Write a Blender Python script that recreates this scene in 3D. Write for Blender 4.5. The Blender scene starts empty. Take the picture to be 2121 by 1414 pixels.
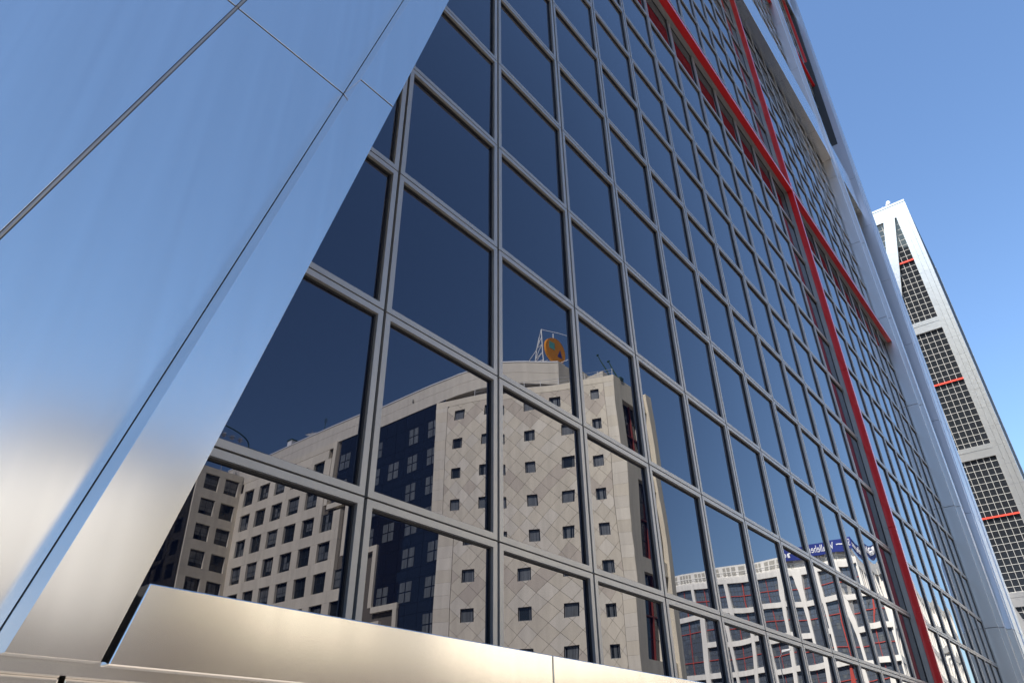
import bpy, bmesh, math, random
from mathutils import Vector, Matrix
random.seed(7)
sc = bpy.context.scene
C = sc.collection

# ------------------------------------------------------------------ camera
CAM = Vector((-2.495, -3.1207, 1.6))
FW = Vector((0.66319396, 0.52917176, 0.5292974)).normalized()
RT = Vector((0.62921655, -0.77714601, -0.01142403)).normalized()
UP = RT.cross(FW).normalized()
cd = bpy.data.cameras.new('camera'); cam = bpy.data.objects.new('camera', cd); C.objects.link(cam)
cd.sensor_width = 36.0; cd.lens = 1439.2 / 2121 * 36; cd.clip_start = 0.05; cd.clip_end = 6000
m = Matrix((( RT.x, UP.x, -FW.x, CAM.x), (RT.y, UP.y, -FW.y, CAM.y), (RT.z, UP.z, -FW.z, CAM.z), (0, 0, 0, 1)))
cam.matrix_world = m
sc.camera = cam
FPX = 1439.2

# ------------------------------------------------------------------ light
SUN_EL = math.radians(47)
SH = Vector((-0.972, 0.235, 0)).normalized()               # horizontal direction towards the sun
SD = Vector((SH.x*math.cos(SUN_EL), SH.y*math.cos(SUN_EL), math.sin(SUN_EL)))
w = bpy.data.worlds.new('World'); sc.world = w; w.use_nodes = True
nt = w.node_tree; nt.nodes.clear()
sky = nt.nodes.new('ShaderNodeTexSky'); sky.sky_type = 'NISHITA'; sky.sun_disc = False
sky.sun_elevation = SUN_EL; sky.sun_rotation = math.atan2(SH.x, SH.y)
sky.altitude = 650; sky.air_density = 1.3; sky.dust_density = 1.0; sky.ozone_density = 6.0
bg = nt.nodes.new('ShaderNodeBackground'); bg.inputs['Strength'].default_value = 0.088
wo = nt.nodes.new('ShaderNodeOutputWorld')
nt.links.new(sky.outputs[0], bg.inputs[0]); nt.links.new(bg.outputs[0], wo.inputs[0])
sl = bpy.data.lights.new('sun', 'SUN'); sl.energy = 5.0; sl.angle = math.radians(0.53); sl.color = (1.0, 0.94, 0.86)
so = bpy.data.objects.new('sun', sl); C.objects.link(so)
so.rotation_euler = SD.to_track_quat('Z', 'Y').to_euler(); so.location = (-60, 20, 160)
sc.view_settings.view_transform = 'Standard'; sc.view_settings.look = 'None'
sc.view_settings.exposure = 1.55; sc.view_settings.gamma = 1.0
sc.cycles.max_bounces = 10; sc.cycles.glossy_bounces = 6; sc.cycles.diffuse_bounces = 3
sc.cycles.sample_clamp_indirect = 6

# ------------------------------------------------------------------ materials
def newmat(name):
    mt = bpy.data.materials.new(name); mt.use_nodes = True
    n = mt.node_tree.nodes; l = mt.node_tree.links
    return mt, n, l, n['Principled BSDF']
def simple(name, col, rough=0.5, metal=0.0, ior=1.45, coat=0.0, noise=0.0, nscale=3.0, bump=0.0, bscale=30.0, spec=None):
    mt, n, l, b = newmat(name)
    b.inputs['Base Color'].default_value = (*col, 1); b.inputs['Roughness'].default_value = rough
    b.inputs['Metallic'].default_value = metal; b.inputs['IOR'].default_value = ior
    b.inputs['Coat Weight'].default_value = coat
    if spec is not None: b.inputs['Specular IOR Level'].default_value = spec
    tc = n.new('ShaderNodeTexCoord')
    if noise:
        nz = n.new('ShaderNodeTexNoise'); nz.inputs['Scale'].default_value = nscale; nz.inputs['Detail'].default_value = 6
        l.new(tc.outputs['Object'], nz.inputs['Vector'])
        r = n.new('ShaderNodeMapRange'); r.inputs[1].default_value = .25; r.inputs[2].default_value = .75
        r.inputs[3].default_value = 1 - noise; r.inputs[4].default_value = 1 + noise
        l.new(nz.outputs[0], r.inputs[0])
        mx = n.new('ShaderNodeVectorMath'); mx.operation = 'SCALE'; mx.inputs[0].default_value = col
        l.new(r.outputs[0], mx.inputs['Scale']); l.new(mx.outputs[0], b.inputs['Base Color'])
    if bump:
        nb = n.new('ShaderNodeTexNoise'); nb.inputs['Scale'].default_value = bscale; nb.inputs['Detail'].default_value = 4
        l.new(tc.outputs['Object'], nb.inputs['Vector'])
        bp = n.new('ShaderNodeBump'); bp.inputs['Strength'].default_value = bump; bp.inputs['Distance'].default_value = 0.02
        l.new(nb.outputs[0], bp.inputs['Height']); l.new(bp.outputs[0], b.inputs['Normal'])
    return mt
def metal_panel(name, col, rough, wave, streak, wscale=0.8):
    """brushed stainless sheet: faint run-off streaks, fine grain, slight oil-canning"""
    mt, n, l, b = newmat(name)
    b.inputs['Metallic'].default_value = 1.0
    tc = n.new('ShaderNodeTexCoord')
    geo = n.new('ShaderNodeNewGeometry')
    mp = n.new('ShaderNodeMapping'); mp.inputs['Scale'].default_value = (9, 9, .22)
    l.new(geo.outputs['Position'], mp.inputs['Vector'])
    st = n.new('ShaderNodeTexNoise'); st.inputs['Scale'].default_value = 1.6; st.inputs['Detail'].default_value = 3
    l.new(mp.outputs[0], st.inputs['Vector'])
    r = n.new('ShaderNodeMapRange'); r.inputs[1].default_value = .35; r.inputs[2].default_value = .75
    r.inputs[3].default_value = rough - streak * .25; r.inputs[4].default_value = rough + streak
    l.new(st.outputs[0], r.inputs[0]); l.new(r.outputs[0], b.inputs['Roughness'])
    r2 = n.new('ShaderNodeMapRange'); r2.inputs[1].default_value = .3; r2.inputs[2].default_value = .8
    r2.inputs[3].default_value = 1.01; r2.inputs[4].default_value = .93
    l.new(st.outputs[0], r2.inputs[0])
    mx = n.new('ShaderNodeVectorMath'); mx.operation = 'SCALE'; mx.inputs[0].default_value = col
    l.new(r2.outputs[0], mx.inputs['Scale']); l.new(mx.outputs[0], b.inputs['Base Color'])
    wv = n.new('ShaderNodeTexNoise'); wv.inputs['Scale'].default_value = wscale; wv.inputs['Detail'].default_value = 2
    l.new(geo.outputs['Position'], wv.inputs['Vector'])
    bp = n.new('ShaderNodeBump'); bp.inputs['Strength'].default_value = wave; bp.inputs['Distance'].default_value = 0.088
    l.new(wv.outputs[0], bp.inputs['Height'])
    l.new(bp.outputs[0], b.inputs['Normal'])
    return mt
M = {}
M['metal'] = metal_panel('brushed_steel_cladding', (.78, .755, .725), .175, .02, .012)
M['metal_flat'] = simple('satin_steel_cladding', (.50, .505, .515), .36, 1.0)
M['metal_far'] = metal_panel('weathered_steel_cladding', (.74, .74, .73), .30, .16, .08, 1.1)
M['mullion'] = simple('anodised_aluminium', (.29, .285, .28), .36, .45, noise=.06, nscale=6)
M['mullion_far'] = simple('pale_aluminium', (.33, .32, .30), .45, .15)
M['gasket'] = simple('black_gasket', (.012, .012, .014), .55)
M['groove'] = simple('shadow_gap_backing', (.03, .03, .032), .7)
M['red'] = simple('red_gloss_paint', (.50, .012, .014), .30, 0, coat=.5, noise=.05, nscale=2)
M['red_dull'] = simple('dull_red_paint', (.20, .03, .025), .5)
M['red_bay'] = simple('brick_red_paint', (.46, .07, .05), .5)
M['red_far'] = simple('orange_red_paint', (.60, .05, .03), .45, 0, coat=.2)
def glass_mat(name, body, ior, rough=0.0, tint=(1, 1, 1)):
    mt, n, l, b = newmat(name)
    b.inputs['Base Color'].default_value = (*body, 1); b.inputs['Roughness'].default_value = rough
    b.inputs['IOR'].default_value = ior; b.inputs['Specular Tint'].default_value = (*tint, 1)
    return mt
M['glass'] = glass_mat('dark_mirror_glass', (.0015, .003, .009), 1.89, 0.0, (.82, .83, 1.0))
M['glass_far'] = glass_mat('black_tinted_glass', (.013, .015, .018), 1.75, .03)
M['glass_hotel'] = glass_mat('navy_glass', (.010, .014, .028), 1.55, .02)
M['glass_bay'] = glass_mat('blue_grey_glass', (.10, .12, .15), 1.9, .03)
M['bayframe'] = simple('slate_glazing_bar', (.10, .11, .12), .5)
M['glass_win'] = glass_mat('window_glass', (.020, .026, .030), 1.5, .02)
def stone(name, col, v=.10):
    mt, n, l, b = newmat(name)
    b.inputs['Roughness'].default_value = .85
    geo = n.new('ShaderNodeNewGeometry'); oi = n.new('ShaderNodeObjectInfo')
    n1 = n.new('ShaderNodeTexNoise'); n1.inputs['Scale'].default_value = 22; n1.inputs['Detail'].default_value = 8
    l.new(geo.outputs['Position'], n1.inputs['Vector'])
    mp = n.new('ShaderNodeMapping'); mp.inputs['Scale'].default_value = (1.8, 1.8, .25); l.new(geo.outputs['Position'], mp.inputs['Vector'])
    n2 = n.new('ShaderNodeTexNoise'); n2.inputs['Scale'].default_value = 1.0; n2.inputs['Detail'].default_value = 5
    l.new(mp.outputs[0], n2.inputs['Vector'])
    a = n.new('ShaderNodeMapRange'); a.inputs[1].default_value = .3; a.inputs[2].default_value = .7; a.inputs[3].default_value = 1 - v; a.inputs[4].default_value = 1 + v * .6
    l.new(n1.outputs[0], a.inputs[0])
    c = n.new('ShaderNodeMapRange'); c.inputs[1].default_value = .35; c.inputs[2].default_value = .75; c.inputs[3].default_value = 1.04; c.inputs[4].default_value = .86
    l.new(n2.outputs[0], c.inputs[0])
    d = n.new('ShaderNodeMapRange'); d.inputs[3].default_value = .94; d.inputs[4].default_value = 1.05
    l.new(oi.outputs['Random'], d.inputs[0])
    p1 = n.new('ShaderNodeMath'); p1.operation = 'MULTIPLY'; l.new(a.outputs[0], p1.inputs[0]); l.new(c.outputs[0], p1.inputs[1])
    p2 = n.new('ShaderNodeMath'); p2.operation = 'MULTIPLY'; l.new(p1.outputs[0], p2.inputs[0]); l.new(d.outputs[0], p2.inputs[1])
    mx = n.new('ShaderNodeVectorMath'); mx.operation = 'SCALE'; mx.inputs[0].default_value = col
    l.new(p2.outputs[0], mx.inputs['Scale']); l.new(mx.outputs[0], b.inputs['Base Color'])
    bp = n.new('ShaderNodeBump'); bp.inputs['Strength'].default_value = .15; bp.inputs['Distance'].default_value = .01
    l.new(n1.outputs[0], bp.inputs['Height']); l.new(bp.outputs[0], b.inputs['Normal'])
    return mt
M['stone'] = stone('cream_limestone', (.82, .745, .585))
M['stone_pale'] = stone('pale_limestone', (.86, .795, .65))
M['stone_pink'] = stone('greyish_pink_limestone', (.70, .62, .50))
M['stone_attic'] = stone('beige_render', (.70, .65, .54))
M['joint'] = simple('dark_mortar', (.16, .14, .11), .9)  # even dark backing colour that shows through the stone joints
M['white'] = stone('ivory_concrete', (.86, .83, .75), .05)
M['render'] = stone('pale_render', (.56, .545, .51), .05)
M['louvre'] = simple('louvre_grey', (.42, .40, .34), .7)
M['darkframe'] = simple('dark_window_frame', (.03, .04, .05), .5)
M['greyframe'] = simple('grey_glazing_bar', (.30, .32, .33), .5)
def curtain_mat():
    mt, n, l, b = newmat('net_curtain')
    geo = n.new('ShaderNodeNewGeometry'); mp = n.new('ShaderNodeMapping'); mp.inputs['Scale'].default_value = (7, 7, .2)
    l.new(geo.outputs['Position'], mp.inputs['Vector'])
    nz = n.new('ShaderNodeTexNoise'); nz.inputs['Scale'].default_value = 1.5; nz.inputs['Detail'].default_value = 3; l.new(mp.outputs[0], nz.inputs['Vector'])
    cr = n.new('ShaderNodeValToRGB'); cr.color_ramp.elements[0].position = .3; cr.color_ramp.elements[1].position = .7
    cr.color_ramp.elements[0].color = (.07, .08, .085, 1); cr.color_ramp.elements[1].color = (.20, .215, .215, 1)
    l.new(nz.outputs[0], cr.inputs[0]); l.new(cr.outputs[0], b.inputs['Base Color'])
    b.inputs['Roughness'].default_value = .3; b.inputs['Coat Weight'].default_value = .6; b.inputs['Coat Roughness'].default_value = .03
    return mt
M['curtain'] = curtain_mat()
M['blue'] = simple('blue_banner', (.012, .028, .20), .5)
M['letter'] = simple('white_letter', (.85, .85, .85), .5)
M['orange'] = simple('orange_sign', (.72, .27, .012), .4)
M['teal'] = simple('teal_sign', (.12, .42, .36), .5)
M['sblue'] = simple('blue_sign', (.03, .05, .24), .5)
M['whitepaint'] = simple('white_paint', (.8, .8, .78), .4)
M['green'] = simple('dark_green_paint', (.02, .06, .05), .45)
M['chrome'] = simple('polished_metal', (.6, .6, .62), .15, 1.0)
M['galv'] = simple('galvanised_steel', (.42, .43, .43), .45, .8)
M['ground'] = simple('pale_paving', (.115, .105, .098), .85, noise=.15, nscale=.6, bump=.1)
M['paving'] = simple('granite_paving', (.30, .27, .235), .8, noise=.12, nscale=.8, bump=.1)
M['asphalt'] = simple('asphalt', (.05, .05, .052), .85, noise=.2, nscale=1.5, bump=.2)
M['kerb'] = simple('granite_kerb', (.33, .32, .30), .8, noise=.1)
M['marking'] = simple('road_marking_paint', (.75, .75, .72), .7)

# ------------------------------------------------------------------ mesh helpers
BOXF = [(0, 3, 2, 1), (4, 5, 6, 7), (0, 1, 5, 4), (1, 2, 6, 5), (2, 3, 7, 6), (3, 0, 4, 7)]
class MB:
    def __init__(s): s.v = []; s.f = []
    def hexa(s, p):
        k = len(s.v); s.v += [tuple(q) for q in p]; s.f += [tuple(i + k for i in f) for f in BOXF]; return s
    def box(s, x0, x1, y0, y1, z0, z1):
        return s.hexa([(x0, y0, z0), (x1, y0, z0), (x1, y1, z0), (x0, y1, z0), (x0, y0, z1), (x1, y0, z1), (x1, y1, z1), (x0, y1, z1)])
    def quad(s, a, b, c, d):
        k = len(s.v); s.v += [tuple(a), tuple(b), tuple(c), tuple(d)]; s.f.append((k, k+1, k+2, k+3)); return s
    def prism(s, poly, off):                    # poly: list of 3D points (front), extruded by off
        k = len(s.v); n = len(poly); off = Vector(off)
        s.v += [tuple(p) for p in poly] + [tuple(Vector(p) + off) for p in poly]
        s.f.append(tuple(range(k, k + n))); s.f.append(tuple(range(k + 2*n - 1, k + n - 1, -1)))
        for i in range(n):
            j = (i + 1) % n; s.f.append((k + j, k + i, k + n + i, k + n + j))
        return s
    def bar(s, a, b, r, n=6, r2=None):
        a = Vector(a); b = Vector(b); d = (b - a).normalized(); u = d.orthogonal().normalized(); q = d.cross(u)
        r2 = r if r2 is None else r2; k = len(s.v)
        for c, rr in ((a, r), (b, r2)):
            for i in range(n):
                t = 2 * math.pi * i / n; s.v.append(tuple(c + (u * math.cos(t) + q * math.sin(t)) * rr))
        s.f.append(tuple(range(k + n - 1, k - 1, -1))); s.f.append(tuple(range(k + n, k + 2*n)))
        for i in range(n):
            j = (i + 1) % n; s.f.append((k + i, k + j, k + n + j, k + n + i))
        return s
    def mesh(s, name, mat, recalc=True):
        me = bpy.data.meshes.new(name); me.from_pydata(s.v, [], s.f)
        if recalc:
            bm = bmesh.new(); bm.from_mesh(me); bmesh.ops.recalc_face_normals(bm, faces=bm.faces); bm.to_mesh(me); bm.free()
        me.materials.append(M[mat] if isinstance(mat, str) else mat); me.update(); return me
    def build(s, name, mat, parent=None, recalc=True, bevel=0):
        return link(name, s.mesh(name, mat, recalc), parent, bevel=bevel)
def link(name, me, parent=None, loc=None, rot=None, bevel=0):
    o = bpy.data.objects.new(name, me); C.objects.link(o)
    if parent: o.parent = parent
    if loc is not None: o.location = loc
    if rot is not None: o.rotation_euler = rot
    if bevel:
        bv = o.modifiers.new('bevel', 'BEVEL'); bv.width = bevel; bv.segments = 2; bv.limit_method = 'ANGLE'
    return o
def tag(o, label, cat, group=None):
    o['label'] = label; o['category'] = cat
    if group: o['group'] = group
    return o
def thing(name, label, cat, group=None):
    o = bpy.data.objects.new(name, None); C.objects.link(o); o.empty_display_size = .5
    return tag(o, label, cat, group)
def struct(o): o['kind'] = 'structure'; return o
def stuff(o): o['kind'] = 'stuff'; return o
def project(p):
    c = Vector(p) - CAM; z = c.dot(FW)
    if z < .01: return None
    return 1060.5 + FPX * c.dot(RT) / z, 707 - FPX * c.dot(UP) / z
def area(pts):
    q = [project(p) for p in pts]
    if any(x is None for x in q): return 0
    if all(x[0] < 0 or x[0] > 2121 or x[1] < 0 or x[1] > 1414 for x in q): return 0
    return abs(sum(q[i][0]*q[(i+1) % 4][1] - q[(i+1) % 4][0]*q[i][1] for i in range(4))) / 2

# ------------------------------------------------------------------ ground, road, pavement
g = MB().quad((-3000, -3000, -.15), (3000, -3000, -.15), (3000, 3000, -.15), (-3000, 3000, -.15)).build('ground', 'ground'); struct(g)
r = MB().quad((-600, -22, -.146), (600, -22, -.146), (600, -9, -.146), (-600, -9, -.146)).build('road', 'asphalt'); struct(r)
pv = MB().box(-600, 600, -8.7, 150, -.16, -.002).build('pavement', 'paving'); struct(pv)
kb = MB().box(-600, 600, -9.0, -8.7, -.16, .0).build('kerb', 'kerb'); struct(kb)
mk = MB()
for i in range(-60, 60): mk.quad((i*8, -15.6, -.142), (i*8 + 3, -15.6, -.142), (i*8 + 3, -15.45, -.142), (i*8, -15.45, -.142))
struct(mk.build('lane_marking', 'marking'))

# ================================================================== NEAR LEANING TOWER
OZ = 2.972                                  # world z of glazing row 0
CW, CH = 1.192, 1.30                        # glazing module
T = 0.2549                                  # lean
SEC = 22.0
def xr(z): return -1.177 + T * (z - OZ)     # right arris of the left edge strip
XD1 = 25.08                                 # left face of the upright steel member
XD1R = 25.75
def xo(z): return 27.5 + .168 * (z - OZ)       # outer right edge of the tower
def xbr(z): return max(25.0 + .212 * (z - OZ), XD1R + .01) if z < OZ + 60 else xo(z) - .8   # inner edge of the right leaning column
BAND0 = OZ + 22.95; BANDH = 2.5
tower = thing('leaning_tower', 'near leaning tower with dark mirror glass grid, red bars and brushed steel edges', 'tower')
tower.location = (0, 0, 0)
HT = 114.0
core = MB()
def lean_box(mb, xa, xb, y0, y1, z0, z1):    # xa, xb functions of z
    return mb.hexa([(xa(z0), y0, z0), (xb(z0), y0, z0), (xb(z0), y1, z0), (xa(z0), y1, z0),
                    (xa(z1), y0, z1), (xb(z1), y0, z1), (xb(z1), y1, z1), (xa(z1), y1, z1)])
lean_box(core, lambda z: xr(z) - 3.3, lambda z: xo(z) - .05, .035, 36.5, 0, HT)
core.build('tower_core', 'groove', tower)
# glazing cells of the south face
FW_ = .043
frm = MB()
hx, hz = CW/2 - .012, CH/2 - .006
def ring(mb, x0, x1, z0, z1, wd, y0, y1, off=(0, 0)):
    ox, oz = off
    x0 += ox; x1 += ox; z0 += oz; z1 += oz
    o = [(x0, z0), (x1, z0), (x1, z1), (x0, z1)]; i = [(x0 + wd, z0 + wd), (x1 - wd, z0 + wd), (x1 - wd, z1 - wd), (x0 + wd, z1 - wd)]
    for k in range(4):
        j = (k + 1) % 4
        a, b, c, d = o[k], o[j], i[j], i[k]
        mb.hexa([(a[0], y0, a[1]), (b[0], y0, b[1]), (c[0], y0, c[1]), (d[0], y0, d[1]),
                 (a[0], y1, a[1]), (b[0], y1, b[1]), (c[0], y1, c[1]), (d[0], y1, d[1])])
ring(frm, -hx, hx, -hz, hz, FW_, -.036, .03)
frame_me = frm.mesh('window_frame', 'mullion')
gk = MB(); ring(gk, -hx + FW_, hx - FW_, -hz + FW_, hz - FW_, .012, -.012, .03)
gasket_me = gk.mesh('gasket', 'gasket')
def pane_grid(mb, cx, cz, n, sag, tw, tx, tz, wav=0.0, ph=0.0):
    k = len(mb.v); sx, sz = hx - FW_, hz - FW_
    for b in range(n):
        for a in range(n):
            u, v = 2*a/(n-1) - 1, 2*b/(n-1) - 1
            y = -sag * (1 - u*u) * (1 - .6*v*v) + tw*u*v + tx*u*sx + tz*v*sz + wav*math.sin(2.2*u + ph)*math.cos(1.7*v - ph)
            mb.v.append((cx + u*sx, y, cz + v*sz))
    for b in range(n-1):
        for a in range(n-1):
            i = k + b*n + a; mb.f.append((i, i+1, i+n+1, i+n))
pane_me = []
for k in range(14):
    mb = MB(); pane_grid(mb, 0, 0, 6, random.uniform(-.0008, .0030), random.uniform(-.0009, .0009), 0, 0, .0009, random.uniform(0, 6))
    me = mb.mesh('pane', 'glass', recalc=False)
    for p in me.polygons: p.use_smooth = True
    pane_me.append(me)
cells = []
def cell_rows(zlo, zhi):
    n = int(round((zhi - zlo) / CH)); return [(zlo + (k + .5) * CH) for k in range(n)]
rows1 = [OZ + (j + .5) * CH for j in range(-1, 18)]
for z in rows1:
    for i in range(-3, 21):
        if i*CW + CW < xr(z) - .35: continue
        cells.append(((i + .5)*CW, z))
SEC2 = BAND0 + BANDH
for s in range(4):
    zb = SEC2 + s*SEC
    for k in range(15):
        z = zb + (k + .5)*CH
        if z > HT - 2: continue
        for i in range(0, 52):
            x = (i + .5)*CW
            if x + CW/2 < xr(z) - .4 or x - CW/2 > xbr(z): continue
            if XD1 - .3 < x < XD1R + .3: continue
            cells.append((x, z))
cells.sort(key=lambda c: -area([(c[0]-hx, 0, c[1]-hz), (c[0]+hx, 0, c[1]-hz), (c[0]+hx, 0, c[1]+hz), (c[0]-hx, 0, c[1]+hz)]))
rest = MB(); restf = MB()
for k, (x, z) in enumerate(cells):
    tx, tz = random.gauss(0, .0028), random.gauss(0, .0021)
    if k < 300:
        f = link('window_frame', frame_me, tower, (x, 0, z))
        p = link('pane', random.choice(pane_me), f, (0, 0, 0), (tz, 0, tx))
        gq = link('gasket', gasket_me, f)
    else:
        pane_grid(rest, x, z, 3, random.uniform(-.0002, .0012), 0, tx, tz)
        ring(restf, x - hx, x + hx, z - hz, z + hz, FW_, -.036, .03)
ro = rest.build('pane', 'glass', tower, recalc=False); stuff(ro)
for p in ro.data.polygons: p.use_smooth = True
stuff(restf.build('window_frame', 'mullion', tower))

# steel cladding ---------------------------------------------------
JZ = [OZ - 1.063 + .004] + [OZ + 2.39 + 3.9*k for k in range(29)]
JZ = [z for z in JZ if z < HT]
def lean_panel(name, fa, fb, y0, y1, z0, z1, mat='metal', bevel=.001, parent=tower):
    mb = MB(); lean_box(mb, fa, fb, y0, y1, z0, z1); return mb.build(name, mat, parent, bevel=bevel)
G = .006
SW = .275
for a, b in zip(JZ[:-1], JZ[1:]):
    lo, hi = a + G, b - G
    lean_panel('edge_strip', lambda z: xr(z) - SW, lambda z: xr(z), -.60, -.02, lo, hi)
    lean_panel('edge_panel', lambda z: xr(z) - SW - .775 + .010, lambda z: xr(z) - SW - .003, -.43, -.05, lo, hi)
    lean_panel('corner_panel', lambda z: xr(z) - SW - 3.05, lambda z: xr(z) - SW - .775 - .010, -.43, -.05, lo, hi)
    lean_panel('seam_bead', lambda z: xr(z) - SW - .775 - .006, lambda z: xr(z) - SW - .775 + .006, -.436, -.05, lo, hi, 'mullion', .003)
    # right leaning edge
    if hi < 80:
        xb_ = xbr
        lean_panel('edge_strip', xb_, lambda z: xb_(z) + .25, -.70, -.02, lo, hi, 'metal_flat')
        lean_panel('edge_panel', lambda z: xb_(z) + .253, lambda z: max(xo(z) - .7, xb_(z) + .5), -.73, -.05, lo, hi, 'metal_flat')
        lean_panel('corner_panel', lambda z: max(xo(z) - .7, xb_(z) + .5) + .003, lambda z: xo(z), -.76, -.05, lo, hi, 'metal_flat')
        # upright member: recessed shoulder and proud face
        MB().box(XD1, XD1 + .2, -.40, -.02, lo, hi).build('shoulder_panel', 'metal_flat', tower, bevel=.004)
        MB().box(XD1 + .205, XD1R, -.54, -.02, lo, hi).build('upright_panel', 'metal_flat', tower, bevel=.004)
lean_panel('panel_backing', lambda z: xr(z) - SW - 3.0, lambda z: xr(z) - .05, -.424, -.015, JZ[0] + .01, HT - 1, 'groove', 0)
lean_panel('panel_backing', lambda z: xr(z) - SW + .004, lambda z: xr(z) - .004, -.594, -.42, JZ[0] + .01, HT - 1, 'groove', 0)
MB().box(XD1 + .05, XD1R - .1, -.36, -.01, 1.9, 80).build('panel_backing', 'groove', tower)
lean_panel('panel_backing', lambda z: xbr(z) + .05, lambda z: xo(z) - .06, -.40, -.012, 1.9, 80, 'groove', 0)
# horizontal steel bands
for s in range(4):
    zb = BAND0 + s*SEC
    xs = xr(zb + 1.2) + .02
    while xs < XD1 - .1:
        xe = min(xs + 3*CW, XD1)
        MB().box(xs + G, xe - G, -.45, -.02, zb, zb + BANDH).build('band_panel', 'metal', tower, bevel=.006); xs = xe
    xs = XD1R
    end = xbr(zb)
    while xs < end - .2:
        xe = min(xs + 3*CW, end)
        MB().box(xs + G, xe - G, -.45, -.02, zb, zb + BANDH).build('band_panel', 'metal', tower, bevel=.006); xs = xe
# sill panels and base course
ZS0, ZS1 = OZ - 1.06, OZ - .795
mb = MB(); xe = .997
lean_box(mb, lambda z: xr(z) + .026, lambda z: xe - .004, -.60, -.01, ZS0, ZS1); mb.build('sill_panel', 'metal', tower, bevel=.005)
while xe < XD1 - .1:
    x2 = min(xe + 2*CW, XD1)
    MB().box(xe + .004, x2 - .004, -.60, -.01, ZS0, ZS1).build('sill_panel', 'metal', tower, bevel=.005); xe = x2
mb = MB(); lean_box(mb, lambda z: xr(z) - .1, lambda z: XD1R, -.5, -.012, ZS0 + .01, ZS1 - .015); mb.build('sill_backing', 'groove', tower)
xe = -1.505
def base(xa, xb):
    MB().box(xa + .008, xb - .008, -.50, -.0, .0, ZS0 - .035).build('base_panel', 'metal', tower, bevel=.006)
base(-4.9, xe)
while xe < 30:
    base(xe, min(xe + 2*CW, 30.4)); xe += 2*CW
MB().box(-4.85, 30.3, -.57, -.01, ZS0 - .036, ZS0 + .012).build('shadow_gap', 'metal', tower)
# red bars
XRV = 12*CW; ZRH = OZ + 10*CH
RB = .06
def redv(x, z0, z1):
    z = z0
    while z < z1 - .1:
        e = min(z + 3.9, z1); r_ = MB().box(x - RB, x + RB, -.26, -.11, z + .003, e - .003).build('red_bar', 'red', tower, bevel=.006)
        MB().box(x - .045, x + .045, -.113, -.04, z + .003, e - .003).build('bar_bracket', 'mullion', r_); z = e
def redh(z, x0, x1):
    x = x0
    while x < x1 - .1:
        e = min(x + 3*CW, x1); r_ = MB().box(x + .003, e - .003, -.26, -.11, z - RB, z + RB).build('red_bar', 'red', tower, bevel=.006)
        MB().box(x + .003, e - .003, -.112, -.04, z - .045, z + .045).build('bar_bracket', 'mullion', r_); x = e
redv(XRV, ZS1 - .02, ZRH - RB); redv(XRV, ZRH + RB, BAND0)
redh(ZRH, xr(ZRH), XRV + RB + .0); redh(ZRH, XRV + RB + .003, XD1 - .02)
z2 = OZ + 35.6
redh(z2, xr(z2), XD1 - .02); redh(z2, XD1R, xbr(z2))
redv(32.9, OZ + 37.4, BAND0 + SEC)

# ================================================================== FAR LEANING TOWER
far = thing('leaning_tower', 'distant leaning tower with pale steel A-frame top and orange-red bars', 'tower')
D2 = 182 - 2.495
YC = -3.1207
ca, sa = math.cos(math.atan(T)), math.sin(math.atan(T))
NRM = Vector((-ca, 0, -sa))
def FP(y, h, d=0.0):                         # y, h relative to the camera; d proud of the face
    return Vector((D2 - T*h, y + YC, h + 1.6)) + NRM*d
def fbox(mb, y0, y1, h0, h1, d0, d1):
    return mb.hexa([FP(y0, h0, d1), FP(y1, h0, d1), FP(y1, h0, d0), FP(y0, h0, d0), FP(y0, h1, d1), FP(y1, h1, d1), FP(y1, h1, d0), FP(y0, h1, d0)])
def fpoly(mb, pts, d0, d1):
    return mb.prism([FP(y, h, d1) for y, h in pts], NRM*(d0 - d1))
YR, YL = 3.5, 40.0; YGR, YGL = 6.3, 37.2
HTOP = 113.8
bd = MB()
h0, h1 = -1.6, HTOP
bd.hexa([FP(YR + .05, h0, -.1), FP(YL - .05, h0, -.1), FP(YL - .05, h0, -.1) + Vector((36, 0, 0)), FP(YR + .05, h0, -.1) + Vector((36, 0, 0)),
         FP(YR + .05, h1 - .1, -.1), FP(YL - .05, h1 - .1, -.1), FP(YL - .05, h1 - .1, -.1) + Vector((36, 0, 0)), FP(YR + .05, h1 - .1, -.1) + Vector((36, 0, 0))])
bd.build('tower_core', 'groove', far)
# south and other sides: steel sheets with glass strips
sd = MB()
for k in range(29):
    a, b = -1.6 + k*3.98, -1.6 + (k + 1)*3.98 - .03
    for (xa, xb) in ((.0, 2.0), (2.05, 2.9), (33.0, 35.9)):
        p = [FP(YR, a, 0) + Vector((xa, 0, 0)), FP(YR, a, 0) + Vector((xb, 0, 0)), FP(YR, b, 0) + Vector((xb, 0, 0)), FP(YR, b, 0) + Vector((xa, 0, 0))]
        sd.prism(p, (0, .04, 0))
M['pale_side'] = simple('pale_side_sheet', (.66, .67, .69), .5, .1)
sd.build('side_cladding', 'pale_side', far)
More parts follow.
